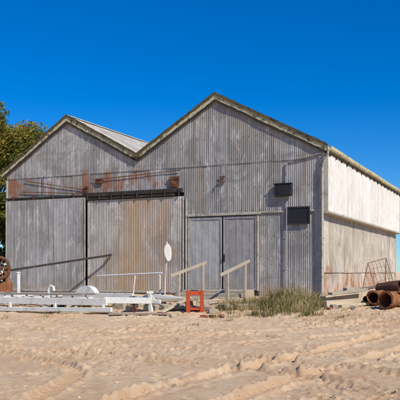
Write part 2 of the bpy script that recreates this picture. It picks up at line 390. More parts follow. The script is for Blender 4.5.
sheets("front_wall",xs_,0,lambda x:zl-.05,lambda x:min(top(x),z2),-.004,M['front'],seed=8,label="grey corrugated iron cladding above the double door")
sheets("gable_wall",xs_+.1,0,lambda x:z2-.06,top,-.024,M['front'],seed=9,label="upper corrugated cladding of the larger gable")
sheets("front_wall",xs_,xd0-.06,lambda x:-.1,lambda x:zl,.02,M['front'],seed=11,sw=.5)
sheets("front_wall",xd1+.06,0,lambda x:-.1,lambda x:zl,.02,M['front'],seed=12,label="lower corrugated cladding beside the double door")
sheets("front_wall",xd0-.06,xd1+.06,lambda x:zdt+.1,lambda x:zl,.02,M['front'],seed=13)
zm=3.65-ZB
ez=RP[-1][1]-.12
sheets("side_wall",0,L,lambda x:zm,lambda x:ez,-.20,M['side'],axis='y',seed=21,label="cream-white upper side cladding",amp=.012,pit=.15,jit=.0,sw=1.5)
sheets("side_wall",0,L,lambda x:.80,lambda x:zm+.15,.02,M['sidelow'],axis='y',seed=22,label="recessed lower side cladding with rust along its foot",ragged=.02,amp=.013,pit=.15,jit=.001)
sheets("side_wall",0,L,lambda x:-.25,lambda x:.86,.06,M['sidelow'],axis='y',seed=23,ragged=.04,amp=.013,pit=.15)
sheets("side_wall",0,L,lambda x:-.4,lambda x:RP[0][1]-.1,-XW,M['front'],axis='y',seed=24)
sheets("back_wall",XW,0,lambda x:-.4,top,L,M['front'],seed=25)
g=G(); g.beam((.10,-.0,zm-.02),(.10,L,zm-.02),.24,.05); g.beam((.23,-.03,zm+.0),(.23,L,zm+.0),.03,.07); g.obj("side_ledge",M['trim'],shed,False)
for yy in (-.014,L+.012):
    g=G(); g.box((.105,yy,(zm+ez)/2),(.23,.03,ez-zm+.1),bev=.004); g.obj("corner_flashing",M['trim'],shed,False)
g=G(); g.box((XW/2,L/2,-.05),(abs(XW)-.1,L-.1,.2)); g.obj("floor_slab",M['dark'],shed,False)
g=G(); g.box(((XW+xs_)/2,.10,ztrk),(xs_-XW-.1,.06,.9)); g.obj("track_backing_board",M['beam'],shed,False)  # dark board added behind the track so no daylight shows through the gap
def slope(a,b,seed,lab):
    r=random.Random(seed); V=[];Fc=[];T=[]; (xa,za),(xb,zb)=a,b; d=Vector((xb-xa,0,zb-za)).normalized(); nn=Vector((-d.z,0,d.x))
    y=OV-.02; y1=L+.3; n=int((y1-y)/.8)
    for k in range(n):
        ya=y+(y1-y)*k/n; yb=ya+(y1-y)/n+.03; nc=64; tone=r.random(); base=len(V); off=r.uniform(0,.008)
        for c_ in range(nc+1):
            yy=ya+(yb-ya)*c_/nc
            for q in range(4):
                f=q/3; p=Vector((xa+(xb-xa)*f,yy,za+(zb-za)*f))+nn*(.03+off+.0095*math.cos(2*math.pi*yy/.1)); V.append(tuple(p)); T.append(tone)
        for c_ in range(nc):
            for q in range(3):
                i0=base+c_*4+q; Fc.append((i0,i0+4,i0+5,i0+1))
    meshobj("roof",V,Fc,M['roof'],shed,True,T,lab)
slope(RP[0],RP[1],1,None); slope(RP[1],RP[2],2,"pale weathered iron roof slope of the smaller gable"); slope(RP[2],RP[3],3,None); slope(RP[3],RP[4],4,None)
for p in (RP[1],RP[3]):
    g=G(); y0=OV-.04; y1=y0+L+.5
    g.prism([(p[0]-.2,p[1]-.03),(p[0]-.2,p[1]-.02),(p[0],p[1]+.085),(p[0]+.2,p[1]-.02),(p[0]+.2,p[1]-.03),(p[0],p[1]+.075)],y0,y1)
    g.obj("ridge_capping",M['trim'],shed,False)
def bargeseg(a,b,h0,h1,y0,y1,mat,name,parts=3,seed=0,wob=.012):
    r=random.Random(seed); g=G()
    for k in range(parts):
        f0=k/parts; f1=(k+1)/parts-.0015; dzk=r.uniform(-.012,.012)
        xa=a[0]+(b[0]-a[0])*f0; za=a[1]+(b[1]-a[1])*f0; xb=a[0]+(b[0]-a[0])*f1; zb=a[1]+(b[1]-a[1])*f1
        m=14; up=[];lo=[]
        for q in range(m+1):
            t=q/m; x=xa+(xb-xa)*t; z=za+(zb-za)*t+dzk
            up.append((x,z+h1+r.uniform(-wob,wob)*.6)); lo.append((x,z+h0+r.uniform(-wob,wob)))
        for q in range(m):
            g.prism([lo[q],lo[q+1],up[q+1],up[q]],y0,y1)
    g.obj(name,mat,shed,False)
for k,(a,b) in enumerate(zip(RP[:-1],RP[1:])):
    bargeseg(a,b,-.20,.01,OV-.030,OV+.005,M['barge'],"barge_board",seed=k)
    bargeseg(a,b,-.02,.085,OV-.058,OV-.033,M['cap'],"barge_capping",seed=k+9,wob=.022)
    bargeseg(a,b,-.275,-.18,OV-.040,OV-.032,M['under'],"barge_moulding_shade",seed=k+20,wob=.02)  # near-black moulding strip, the shadow under the barge board put into its colour
xe,zeave=RP[-1]
g=G(); g.beam((xe-.03,OV,zeave-.10),(xe-.03,L+.3,zeave-.10),.03,.2); g.obj("eave_fascia",M['barge'],shed,False)
g=G()
prof=[(xe+.0,zeave+.0),(xe+.0,zeave-.12),(xe+.03,zeave-.15),(xe+.10,zeave-.15),(xe+.13,zeave-.11),(xe+.13,zeave+.0),(xe+.12,zeave+.0),(xe+.12,zeave-.10),(xe+.095,zeave-.135),(xe+.03,zeave-.135),(xe+.012,zeave-.11),(xe+.012,zeave+.0)]
for k in range(5):
    y0=OV-.05+(L+.5)*k/5; g.prism([(x,z-.012*(k%2)) for x,z in prof],y0,y0+(L+.5)/5)
g.obj("gutter",M['barge'],shed,False)
g=G(); g.box((xe/2+.03,L/2,zeave-.21),(xe+.0,L,.02)); g.obj("soffit",M['under'],shed,False)
for k in range(18):
    g=G(); g.box((xe-.10,.2+k*.84,zeave-.26),(.26,.07,.09),bev=.006); g.obj("rafter_end",M['under'],shed,False)
g=G(); g.box((-.04,-.035,(zeave-.3)/2),(.10,.03,zeave-.3)); g.obj("corner_trim",M['trim'],shed,False)
g=G(); g.box((.025,.06,zm/2-.05),(.03,.12,zm-.1)); g.obj("corner_trim",M['trim'],shed,False)
g=G(); g.tube([(.26,-.18,zeave-.12),(.24,-.16,zeave-.3),(.06,-.12,zeave-.6),(.04,-.11,zeave-.8),(.04,-.11,.1),(-.02,-.2,.0)],.042,14)
for z in (.6,2.0,3.4): g.box((.04,-.09,z),(.13,.09,.03))
g.obj("downpipe",M['trim'],shed,False,True)
xv,zv=RP[2]; g=G(); g.box((xv,OV-.03,zv-.05),(.34,.12,.12)); g.obj("valley_gutter",M['cap'],shed,False)
xa=FR(8,197)[0]; xb=FR(88,196)[0]; xc=FR(184,189)[0]
g=G(); g.beam((XW+.02,-.07,ztrk+.05),(xb-.02,-.07,ztrk-.0),.10,.06,j=.004); g.obj("sliding_door_track",M['under'],shed,False)
g=G(); zt1=FR(90,195)[1]; zt2=FR(183,190)[1]
g.beam((xb+.02,-.12,zt1-.02),(xc-.02,-.12,zt2-.02),.12,.16,j=.006); g.beam((xb-.02,-.15,zt1-.18),(xc-.3,-.15,zt2-.17),.05,.08)
for t in (.02,.15,.28,.4,.55,.7,.83,.97):
    x=xb+(xc-xb)*t; z=zt1+(zt2-zt1)*t; g.box((x,-.18,z-.09),(.05,.05,.30))
g.obj("sliding_door_track",M['beam'],shed,False,label="dark timber header and door track")
for t in (.1,.35,.6,.85):
    g=G(); x=xa+(xb-xa)*t; g.box((x,-.13,ztrk+.0),(.05,.04,.22)); g.disc((x,-.135,ztrk+.08),(0,1,0),.05,.06,16)
    g.obj("door_hanger",M['rustd'],shed,False)
zsb=.02
xb2=FR(88,240)[0]; x3=FR(88.6,240)[0]; x4=FR(185.5,240)[0]
d1=sheets("sliding_door",xa+.03,xb2,lambda x:zsb,lambda x:ztrk-.06,-.17,M['slideL'],seed=31,label="plain pale grey corrugated sliding door")
d2=sheets("sliding_door",x3+.04,x4,lambda x:zsb,lambda x:zt1-.24+(x-x3)/(x4-x3)*(zt2-zt1),-.12,M['slideR'],seed=33,label="rust-streaked corrugated sliding door")
for (d,x0,x1,yy,zt_) in ((d1,xa+.03,xb2,-.188,ztrk-.08),(d2,x3+.04,x4,-.138,zt1-.28)):
    g=G(); 
    for x in (x0+.03,x1-.03): g.box((x,yy,zt_/2),(.05,.02,zt_-.05),bev=.003)
    g.box(((x0+x1)/2,yy+.002,.10),(x1-x0-.12,.02,.08),bev=.003)
    ob=g.obj("door_frame",M['trim'],None,False); ob.parent=d
g=G(); g.box((x4+.05,-.05,zl/2+.1),(.06,.05,zt2+.1)); g.obj("door_post",M['trim'],shed,False)
g=G(); g.box((xb+.05,.05,ztrk/2),(.10,.08,ztrk)); g.obj("door_post",M['beam'],shed,False)
g=G(); g.box((XW+.05,-.05,RP[0][1]/2-.2),(.09,.05,RP[0][1]-.2)); g.obj("corner_trim",M['trim'],shed,False)
zbot=.16; g=G()
for x in (xd0-.04,xd1+.04): g.box((x,-.015,(zdt+zbot)/2),(.07,.06,zdt-zbot))
g.box(((xd0+xd1)/2,-.03,zdt+.05),(xd1-xd0+.30,.08,.08)); g.obj("door_frame",M['trim'],shed,False)
xm=(xd0+xd1)/2
def doorleaf(a,b,mt,lb,sd):
    V=[];Fc=[]; nx_=70; nz_=20
    for i_ in range(nx_+1):
        x=a+(b-a)*i_/nx_
        for k_ in range(nz_+1):
            z=zbot+.02+(zdt-zbot-.04)*k_/nz_
            rib=.006*(1 if (i_%14) in (0,1) else 0)
            V.append((x,-.012-rib+.005*math.sin(x*4+z*1.7+sd)+.003*math.sin(z*7+x*9),z))
    for i_ in range(nx_):
        for k_ in range(nz_):
            q=i_*(nz_+1)+k_; Fc.append((q,q+nz_+1,q+nz_+2,q+1))
    lf=meshobj("door",V,Fc,mt,shed,True,None,lb)
    g=G()
    for x in (a+.035,b-.035): g.box((x,-.027,(zbot+zdt)/2),(.05,.014,zdt-zbot-.06),bev=.003)
    for z in (zbot+.08,zdt-.08): g.box(((a+b)/2,-.027,z),(b-a-.14,.014,.06),bev=.003)
    fr_=g.obj("frame",mt,None,False); fr_.parent=lf
    return lf
doorleaf(xd0,xm-.022,M['door'],"faded pale grey door leaf",1)
lf=doorleaf(xm+.022,xd1,M['doord'],"darker grey door leaf",2)
g=G(); a=xm+.022; g.tube([(a+.05,-.04,1.25),(a+.05,-.09,1.28),(a+.05,-.09,1.42),(a+.05,-.04,1.45)],.012,8); g.box((a+.05,-.042,1.35),(.045,.012,.28)); h=g.obj("handle",M['black'],None,False); h.parent=lf
g=G(); g.box((xm,.06,(zbot+zdt)/2),(xd1-xd0+.1,.03,zdt-zbot+.1)); g.obj("door_backing",M['dark'],shed,False)
g=G(); g.beam((xs_-.05,-.025,zl-.01),(0,-.025,zl-.01),.02,.05); g.obj("lap_flashing",M['trim'],shed,False)
g=G(); g.box((xm,.6,zbot/2+.03),(xd1-xd0+.3,1.0,zbot-.02)); g.obj("door_sill",M['concrete'],shed,False)
p0=FR(325,152,-.08); p1=FR(291,160,-.08); p2=FR(286.5,163,-.08); p3=FR(286,290,-.08)
g=G(); g.tube([(p0[0],-.06,p0[1]),((p0[0]+p1[0])/2,-.06,(p0[1]+p1[1])/2-.015),(p1[0],-.06,p1[1]),(p2[0],-.06,p2[1]-.0),(p2[0],-.06,p2[1]-.15),(p3[0],-.06,p3[1])],.024,10)
for z in (1.,2.1,3.1,4.3): g.box((p3[0],-.045,z),(.09,.05,.025))
g.obj("conduit",M['pvc'],shed,False,True)
b0=FR(275,184.5,-.1); b1=FR(292,196,-.1)
g=G(); g.box(((b0[0]+b1[0])/2,-.12,(b0[1]+b1[1])/2),(b1[0]-b0[0],.12,b0[1]-b1[1]),bev=.02); g.box(((b0[0]+b1[0])/2,-.13,b0[1]+.01),(b1[0]-b0[0]+.04,.15,.03)); g.box((b0[0]+.12,-.185,(b0[1]+b1[1])/2),(.16,.02,.2)); g.obj("electrical_box",M['black'],shed,False)
v0=FR(287,207,-.05); v1=FR(310,224,-.05); cx_=(v0[0]+v1[0])/2; cz_=(v0[1]+v1[1])/2
g=G(); w_=v1[0]-v0[0]; h_=v0[1]-v1[1]
for sx in (-1,1): g.box((cx_+sx*(w_/2-.02),-.05,cz_),(.04,.05,h_))
for sz in (-1,1): g.box((cx_,-.05,cz_+sz*(h_/2-.02)),(w_-.08,.05,.04))
vt=g.obj("window",M['beam'],shed,False,label="small blacked-out window")
g=G(); g.box((cx_,-.035,cz_),(w_-.07,.02,h_-.07)); pn=g.obj("pane",M['black'],None,False); pn.parent=vt
g=G()
for (px,py) in ((222,177),(222,182)): 
    a=FR(px,py,-.06); g.box((a[0],-.05,a[1]),(.22,.03,.05))
a=FR(220,180,-.1); g.tube([(a[0],-.03,a[1]),(a[0],-.12,a[1]),(a[0],-.14,a[1]-.1)],.02,8); g.obj("wall_bracket",M['rustd'],shed,False)
g=G(); r=random.Random(4)
for zrow in (1.2,2.2,zl+.08,zl+.9,zl+1.8,z2+.1,z2+.9,z2+1.7):
    x=XW+.15
    while x<-.1:
        if zrow<top(x)-.2 and not (zrow<ztrk and x<xs_) and not (xd0-.1<x<xd1+.1 and zrow<zl):
            g.box((x,-.020 if zrow<z2 else -.036,zrow+r.uniform(-.012,.012)),(.018,.012,.018),bev=0)
        x+=.304+r.choice((-.076,0,0,.0))
ob=g.obj("roofing_nails",M['rust'],shed,False); ob['kind']='stuff'
for pts in ([(25,181),(86,190)],[(43,176),(43,192)],[(92,180),(180,170)],[(20,192),(84,193.5)]):
    g=G(); a=FR(*pts[0],-.08); b=FR(*pts[1],-.08); g.tube([(a[0],-.05,a[1]),(b[0],-.05,b[1])],.014,8); g.obj("conduit",M['rustd'],shed,False)
for (px,py,w0,h0) in ((99,181,.30,.22),(86,190,.2,.3),(174,182,.40,.42)):
    a=FR(px,py,-.08); g=G(); g.box((a[0],-.05,a[1]),(w0,.04,h0),bev=.01,j=.01); g.box((a[0],-.08,a[1]+h0*.3),(w0*1.1,.03,.04),bev=.004); g.obj("junction_box",M['rustd'],shed,False)
# ---------------------------------------------------------------- steps and handrails
S=lambda x,y,z: C0+cX*x+cY*y+Vector((0,0,z))
st=thing("concrete_steps","low rough concrete steps leading up to the double door","steps",tuple(S(xm,-1.2,-.2)),math.atan2(cX.y,cX.x))
g=G()
for k,(d0,h) in enumerate(((0,.16),(.9,.05),(1.4,-.06))):
    g.box((0,1.2-d0/2-.52,h/2),(2.5,.95,h+.5),j=.01,bev=.02)
g.obj("steps",M['concrete'],st,False)
def handrail(p_front,p_back,zf,zb,postf,label):
    root=thing("handrail",label,"handrail",(p_front.x,p_front.y,gz(p_front.x,p_front.y)),0,"handrails beside the steps")
    a=Vector((p_front.x,p_front.y,zf)); b=Vector((p_back.x,p_back.y,zb)); d=(b-a)
    g=G(); g.beam(a-d*.14,b+d*.05,.05,.10,j=.004); g.obj("rail",M['rail'],root)
    for t in postf:
        p=a+d*t; g=G(); g.beam((p.x,p.y,p.z-.02),(p.x+random.uniform(-.03,.03),p.y,gz(p.x,p.y)-.1),.10,.10,up=cY,j=.004); g.obj("post",M['rail'],root)
h1=W(175,22.7); h1b=Vector((h1.x,h1.y,0))+cY*2.3
handrail(h1,h1b,W(175,22.7,py=274.5).z,W(205,h1b.y,py=263).z,(.12,.92),"bleached timber handrail on two posts with chipped ends")
h2=W(224,22.0); h2b=Vector((h2.x,h2.y,0))+cY*2.1
handrail(h2,h2b,W(224,22.0,py=273.5).z,W(252,h2b.y,py=261.5).z,(.12,.85),"bleached timber handrail rising to the double door")
# ---------------------------------------------------------------- boat trailer
t0=W(153,20.6); TX=-cX; TYd=-cY
tr=thing("boat_trailer","long low white steel boat trailer parked beside the shed","trailer",(t0.x,t0.y,gz(t0.x,t0.y)))
def TP(s_,o_,z): p=t0+TX*s_+TYd*o_; return Vector((p.x,p.y,z))
zr=.78
g=G()
for o_,zz in ((-.75,zr+.06),(.75,zr-.05)): g.beam(TP(1.1,o_,zz),TP(8.2,o_,zz-.03),.10,.21,bev=.012)
g.beam(TP(.9,.82,zr-.27),TP(8.2,.82,zr-.38),.10,.13,bev=.01)
for o_ in (-.75,.75): g.beam(TP(1.2,o_,zr),TP(.05,o_*.12,zr-.02),.10,.18,bev=.01)
for s_ in (1.4,2.6,3.8,5.2,6.7,8.0): g.beam(TP(s_,-.75,zr-.01),TP(s_,.75,zr-.01),.06,.08,bev=.008)
for s_ in (1.2,2.9,4.6,6.4): g.beam(TP(s_,.80,zr-.12),TP(s_,.80,zr-.32),.08,.10,up=cY,bev=.008)
g.beam(TP(.3,0,zr-.03),TP(-.25,0,zr-.05),.10,.12)
g.obj("frame",M['white'],tr)
g=G(); g.beam(TP(.10,0,zr+.20),TP(.06,0,zr-.46),.12,.12); g.beam(TP(-.15,-.0,zr-.1),TP(.05,0,zr+.1),.05,.08); g.beam(TP(.15,0,zr+.12),TP(.7,0,zr),.05,.08); g.box(TP(.10,0,zr+.22),(.20,.14,.08)); g.obj("winch_post",M['white'],tr)
for (s_,o_) in ((2.95,-.98),(2.95,.58)):
    wz=.70 if o_<0 else .58
    g=G(); c=TP(s_,o_,wz); ax=cY
    prof=[(.17,-.09),(.29,-.095),(.325,-.07),(.33,0),(.325,.07),(.29,.095),(.17,.09)]; seg=36
    for k in range(seg):
        an=2*math.pi*k/seg; rad=cX*math.cos(an)+Vector((0,0,1))*math.sin(an)
        for (r_,w_) in prof: g.v.append(c+rad*r_*.7+ax*w_)
    m=len(prof)
    for k in range(seg):
        for q in range(m): g.f.append([k*m+q,k*m+(q+1)%m,((k+1)%seg)*m+(q+1)%m,((k+1)%seg)*m+q])
    g.obj("tyre",M['rubber'],tr,True,True)
    g=G(); g.disc(c,ax,.13,.10,24); g.disc(c,ax,.05,.17,16); g.obj("rim",M['white'],tr,True,True)
    if o_<0:
        g=G(); seg=18
        for k in range(seg+1):
            an=math.pi*k/seg; rad=cX*math.cos(an)*.38+Vector((0,0,1))*math.sin(an)*.36
            for (w_,s2) in ((-.14,1),(.14,1),(.14,.96),(-.14,.96)): g.v.append(c+rad*s2+ax*w_+Vector((0,0,.10)))
        for k in range(seg):
            for q in range(4): g.f.append([k*4+q,k*4+(q+1)%4,(k+1)*4+(q+1)%4,(k+1)*4+q])
        g.f.append([0,1,2,3]); g.f.append([seg*4+3,seg*4+2,seg*4+1,seg*4])
        n=len(g.v)
        for k in range(seg+1):
            an=math.pi*k/seg; g.v.append(c+cX*math.cos(an)*.37+Vector((0,0,1))*(math.sin(an)*.35+.10)-ax*.141)
        g.f.append(list(range(n,n+seg+1)))
        g.obj("mudguard",M['white'],tr,True,True)
for (s_,h,bend) in ((3.75,.40,1),(4.95,.82,0)):
    g=G(); a=TP(s_,.0,zr-.02); g.beam(TP(s_,-.7,zr+.05),TP(s_,.7,zr+.05),.05,.05)
    if bend: g.tube([a,a+Vector((0,0,h*.75)),a+Vector((.03,0,h))+cX*.05,a+cX*.18+Vector((0,0,h-.03)),a+cX*.2+Vector((0,0,h*.6))],.05,10)
    else: g.tube([a,a+Vector((0,0,h))],.065,12); g.disc(a+Vector((0,0,h)),(0,0,1),.08,.05,14)
    g.obj("guide_post",M['white'],tr,True,True)
for o_ in (-.35,.35):
    g=G(); g.beam(TP(2.2,o_,zr+.14),TP(7.6,o_,zr+.12),.10,.05)
    for s_ in (2.6,3.8,5.2,6.7): g.beam(TP(s_,o_,zr+.1),TP(s_,o_,zr),.04,.04,up=cY)
    g.obj("bunk",M['plank'],tr)
g=G(); a=TP(.5,.25,zr); g.tube([a+Vector((0,0,.12)),Vector((a.x,a.y,gz(a.x,a.y)+.12))],.025,10); c=Vector((a.x,a.y,gz(a.x,a.y)+.08)); g.disc(c,cY,.09,.05,20); g.obj("jockey_wheel",M['rustd'],tr,True,True)
g=G(); g.tube([TP(2.95,-.95,.66),TP(2.95,.55,.60)],.03,10); g.obj("axle",M['rustd'],tr)
# ---------------------------------------------------------------- round sign on a pole, pipe railing
p=W(164.5,24.2); rs=thing("round_sign","round white sign disc on a thin leaning pole","sign",(p.x,p.y,p.z))
tp=W(167,24.2,py=246)
g=G(); g.tube([p-Vector((0,0,.2)),tp+Vector((0,0,.15))],.022,10); g.obj("pole",M['white'],rs,True,True)
g=G(); nd=Vector((.93,-.36,.05)).normalized(); cc=W(167,24.2,py=252.5)+nd*.04; 
g.disc(cc,nd,.30,.02,36); g.obj("disc",M['white'],rs,True,True)
rl=thing("pipe_railing","low white pipe railing standing between trailer and shed","railing",tuple(W(130,23.4)))
g=G(); a=W(97,24.2,py=276); b=W(162,22.9,py=273); g.tube([a,b],.030,12); g.obj("rail",M['white'],rl,True,True)
for (t,lean) in ((.60,.10),(.97,0)):
    q=a.lerp(b,t); g=G(); g.tube([q,Vector((q.x-lean,q.y,gz(q.x,q.y)-.1))],.026,10); g.obj("post",M['white'],rl,True,True)
# ---------------------------------------------------------------- rusty winch with long arm
a=W(3,26.0); wn=thing("rusty_winch","rusty machine with a spoked wheel and long dark arm","machine",(a.x,a.y,a.z))
g=G(); c=W(-2,25.6,py=268); nrm=Vector((.25,-1,0)).normalized(); R=.40; u=Vector((1,.25,0)).normalized()
ring=[c+(u*math.cos(k*math.pi/16)+Vector((0,0,1))*math.sin(k*math.pi/16))*R for k in range(33)]
g.tube(ring,.06,8,False)
for k in range(6): an=k*math.pi/3; g.tube([c,c+(u*math.cos(an)+Vector((0,0,1))*math.sin(an))*R],.028,6)
g.disc(c,nrm,.13,.25,16); g.obj("wheel",M['rustd'],wn,True,True)
g=G(); 
for dx in (-.35,.4): g.beam((c.x+dx,c.y+.2,a.z-.1),(c.x+dx*.5,c.y+.2,c.z+.1),.12,.12,up=(0,1,0))
g.beam((c.x-.6,c.y+.2,a.z+.15),(c.x+.7,c.y+.2,a.z+.15),.14,.16); g.box((c.x+.1,c.y+.35,a.z+.4),(.6,.4,.45),bev=.05); g.obj("base",M['rust'],wn)
g=G(); e0=W(6,26.2,py=271); e1x,e1z=FR(111,255,-.28); e1=S(e1x,-.28,e1z); g.beam(e0,e1,.06,.08); g.obj("arm",M['beam'],wn)
g=G(); g.beam(e0+Vector((.1,0,0)),(e0.x-.05,e0.y-.1,a.z),.09,.09,up=(0,1,0)); g.obj("prop",M['rustd'],wn)
g=G(); g.box(e1+cY*.06-cX*.06,(.10,.14,.10)); g.obj("bracket",M['rustd'],wn)
# ---------------------------------------------------------------- red frame
p=W(195,20.2); rf=thing("red_steel_frame","orange-red painted steel bracket frame standing on the sand","frame",(p.x,p.y,p.z))
g=G(); zt=W(195,20.2,py=290.5).z; ux=Vector((1,.1,0)).normalized()
for dx in (-.2,.2):
    for dy in (0,.25):
        q=p+ux*dx+Vector((0,dy,0)); g.beam((q.x,q.y,p.z-.08),(q.x,q.y,zt),.11,.10,up=(0,1,0),bev=.006)
for dy in (0,.25):
    q=p+Vector((0,dy,0)); g.beam(Vector((q.x,q.y,zt-.08))-ux*.15,Vector((q.x,q.y,zt-.08))+ux*.15,.05,.11); g.beam(Vector((q.x,q.y,p.z+.10))-ux*.15,Vector((q.x,q.y,p.z+.10))+ux*.15,.05,.07)
for dx in (-.2,.2): q=p+ux*dx; g.beam((q.x,q.y+.04,zt-.04),(q.x,q.y+.21,zt-.04),.06,.06)
g.obj("frame",M['orange'],rf)
# ---------------------------------------------------------------- planks, sleepers, rubble
def plank(px0,d0,px1,d1,z0,z1,w_,h_,mat,lab,nm="timber_plank",cat="plank",grp="loose planks on the sand"):
    a=W(px0,d0); b=W(px1,d1); a.z+=z0; b.z+=z1; g=G(); g.beam(a,b,w_,h_,j=.012,bev=.006); single(g,nm,lab,cat,mat,group=grp)
plank(150,21.2,212,20.4,.08,.08,.28,.08,M['plank'],"grey weathered plank lying beside the trailer hitch")
plank(143,21.8,205,21.6,.20,.22,.22,.09,M['plank'],"grey plank propped across loose blocks")
plank(160,20.0,190,21.6,.05,.28,.18,.05,M['cream'],"short cream board leaning against planks")
plank(205,21.9,238,22.6,.08,.10,.24,.07,M['plank'],"weathered board half buried in grass")
plank(110,20.0,168,19.6,.05,.05,.22,.05,M['plank'],"grey plank flat on the sand beside the trailer")
plank(60,20.9,120,20.3,.05,.06,.16,.06,M['cream'],"cream board lying along the trailer")
plank(155,22.4,185,22.0,.30,.20,.20,.12,M['white'],"white board lying near the handrail",grp="white boards on the sand")
plank(108,22.6,150,21.9,.18,.24,.18,.18,M['white'],"white beam lying behind the trailer",grp="white boards on the sand")
plank(120,22.0,158,22.8,.34,.18,.14,.06,M['plank'],"grey board slanting over white beams")
plank(30,24.2,78,23.4,.22,.28,.22,.16,M['white'],"white beam lying against the sliding door",grp="white boards on the sand")
plank(12,23.2,60,22.6,.32,.14,.14,.12,M['white'],"thin white beam lying over the trailer end",grp="white boards on the sand")
plank(236,21.4,300,20.9,.05,.06,.25,.08,M['plank'],"old sleeper hidden among weeds")
plank(323,21.4,368,22.4,.10,.10,.26,.26,M['cream'],"cream painted beam lying along the side wall",grp="cream beams by the side wall")
plank(325,20.6,374,21.2,.08,.08,.22,.18,M['cream'],"cream painted beam on the sand near rusty pipes",grp="cream beams by the side wall")
plank(330,21.0,366,21.8,.34,.36,.2,.08,M['rail'],"pale board stacked on cream beams",grp="cream beams by the side wall")
plank(345,22.6,398,24.8,.3,.3,.16,.14,M['rail'],"long bleached timber beside the side wall",grp="cream beams by the side wall")
plank(340,20.0,368,20.5,.05,.06,.18,.08,M['cream'],"short cream board on the sand",grp="cream beams by the side wall")
plank(350,23.6,385,23.0,.15,.45,.12,.08,M['plank'],"grey board leaning over the scrap heap",grp="cream beams by the side wall")
r=random.Random(5)
def rock(px,d,s,mat,nm,lab,cat,grp):
    p=W(px,d); bm=bmesh.new(); bmesh.ops.create_cube(bm,size=1)
    bmesh.ops.subdivide_edges(bm,edges=bm.edges,cuts=2,use_grid_fill=True)
    for v in bm.verts:
        v.co=Vector((v.co.x*s[0],v.co.y*s[1],v.co.z*s[2]))*(1-.12*v.co.length)+Vector([r.uniform(-.06,.06)*min(s) for _ in range(3)])
    g=G(); R=Matrix.Rotation(r.uniform(0,3.1),4,'Z')@Matrix.Rotation(r.uniform(-.25,.25),4,'X'); g.addbm(bm,Matrix.Translation(p+Vector((0,0,s[2]*.32)))@R)
    single(g,nm,lab,cat,mat,group=grp)
for (px,d,s) in ((152,20.9,(.5,.35,.22)),(166,21.0,(.35,.3,.18)),(178,21.0,(.45,.3,.2)),(140,21.9,(.5,.4,.3)),(187,22.0,(.5,.4,.22)),(213,20.0,(.28,.22,.14)),(225,20.9,(.4,.3,.16)),(172,19.4,(.16,.12,.09)),(203,21.4,(.4,.3,.25)),(120,21.6,(.4,.3,.2)),(131,20.9,(.3,.3,.2)),(70,22.3,(.4,.3,.24)),(45,22.0,(.3,.3,.2)),(160,21.9,(.4,.3,.3)),(334,20.3,(.2,.16,.12)),(354,19.7,(.22,.16,.1)),(344,23.2,(.5,.35,.3))):
    rock(px,d,s,M['concrete'],"concrete_block","broken lump of rough concrete lying on the sand","rubble","broken concrete lumps")
for (px,d) in ((212,19.5),(161,19.7),(204,19.3),(330,20.0),(222,19.4)):
    rock(px,d,(.22,.11,.08),M['brick'],"brick","broken red brick lying on the sand","brick","broken bricks")
# ---------------------------------------------------------------- rusty pipes, rack
def rpipe(px0,d0,px1,d1,z,r_,mat,lab,tilt=0,collar=True):
    a=W(px0,d0); b=W(px1,d1); zz=max(a.z,b.z); a.z=b.z=zz+r_+z; b.z+=tilt; g=G(); g.pipe(a,b,r_,.03,jag=.02); 
    t=(b-a).normalized()
    if collar: g.pipe(a+t*.02,a+t*.09,r_+.035,.028,jag=.01)
    single(g,"rusty_pipe",lab,"pipe",mat,True,"rusty pipes dumped beside the shed")
rpipe(373,20.2,392,21.6,-.05,.19,M['rust'],"short wide orange-rust pipe lying on the sand",.06)
rpipe(385,19.3,404,20.0,-.06,.23,M['rust'],"thick orange-brown pipe with open end",.02)
rpipe(378,21.1,400,20.6,.28,.16,M['rustd'],"dark rusty pipe stacked on other pipes",.10,False)
rpipe(402,19.4,416,20.8,-.05,.22,M['rust'],"orange-rust pipe at the edge of the heap",-.03)
rpipe(366,20.4,380,21.9,-.02,.10,M['rustd'],"small rusty pipe offcut beside cream beams",.05,False)
def scrap(px,d,z,sz,mat,lab,sd):
    rr=random.Random(sd); p=W(px,d)+Vector((0,0,z)); bm=bmesh.new(); bmesh.ops.create_grid(bm,x_segments=6,y_segments=5,size=.5)
    for v in bm.verts: v.co=Vector((v.co.x*sz[0],v.co.y*sz[1],.35*sz[0]*math.sin(v.co.x*3+rr.random())*v.co.y+rr.uniform(-.02,.02)))
    bmesh.ops.solidify(bm,geom=list(bm.faces),thickness=.012)
    g=G(); g.addbm(bm,Matrix.Translation(p)@Matrix.Rotation(rr.uniform(0,6),4,'Z')@Matrix.Rotation(rr.uniform(.3,1.2),4,'X')); single(g,"scrap_sheet",lab,"scrap metal",mat,False,"crumpled scrap sheets")
for k,(px,d,z,sz) in enumerate(((379,21.9,.25,(.5,.4)),(395,21.3,.40,(.5,.4)),(372,20.6,.08,(.35,.3)))):
    scrap(px,d,z,sz,M['rustd'] if k%3==1 else M['rust'],"crumpled rusty iron sheet in the scrap heap",k)
p=W(380,22.6); rk=thing("wire_rack","rusty bent wire rack leaning over the dumped pipes","rack",(p.x,p.y,p.z))
g=G()
def q_(px,py,d=22.6): return W(px,d,py=py)
fr=[q_(368,263),q_(386,258),q_(394,284),q_(376,290,22.2),q_(368,263)]
for a_,b_ in zip(fr[:-1],fr[1:]): g.tube([a_,b_],.012,8)
for t in (.2,.4,.6,.8): g.tube([fr[0].lerp(fr[1],t),fr[3].lerp(fr[2],t)],.007,6)
for t in (.25,.5,.75): g.tube([fr[0].lerp(fr[3],t),fr[1].lerp(fr[2],t)],.007,6)
g.obj("grid",M['wire'],rk,True,True)
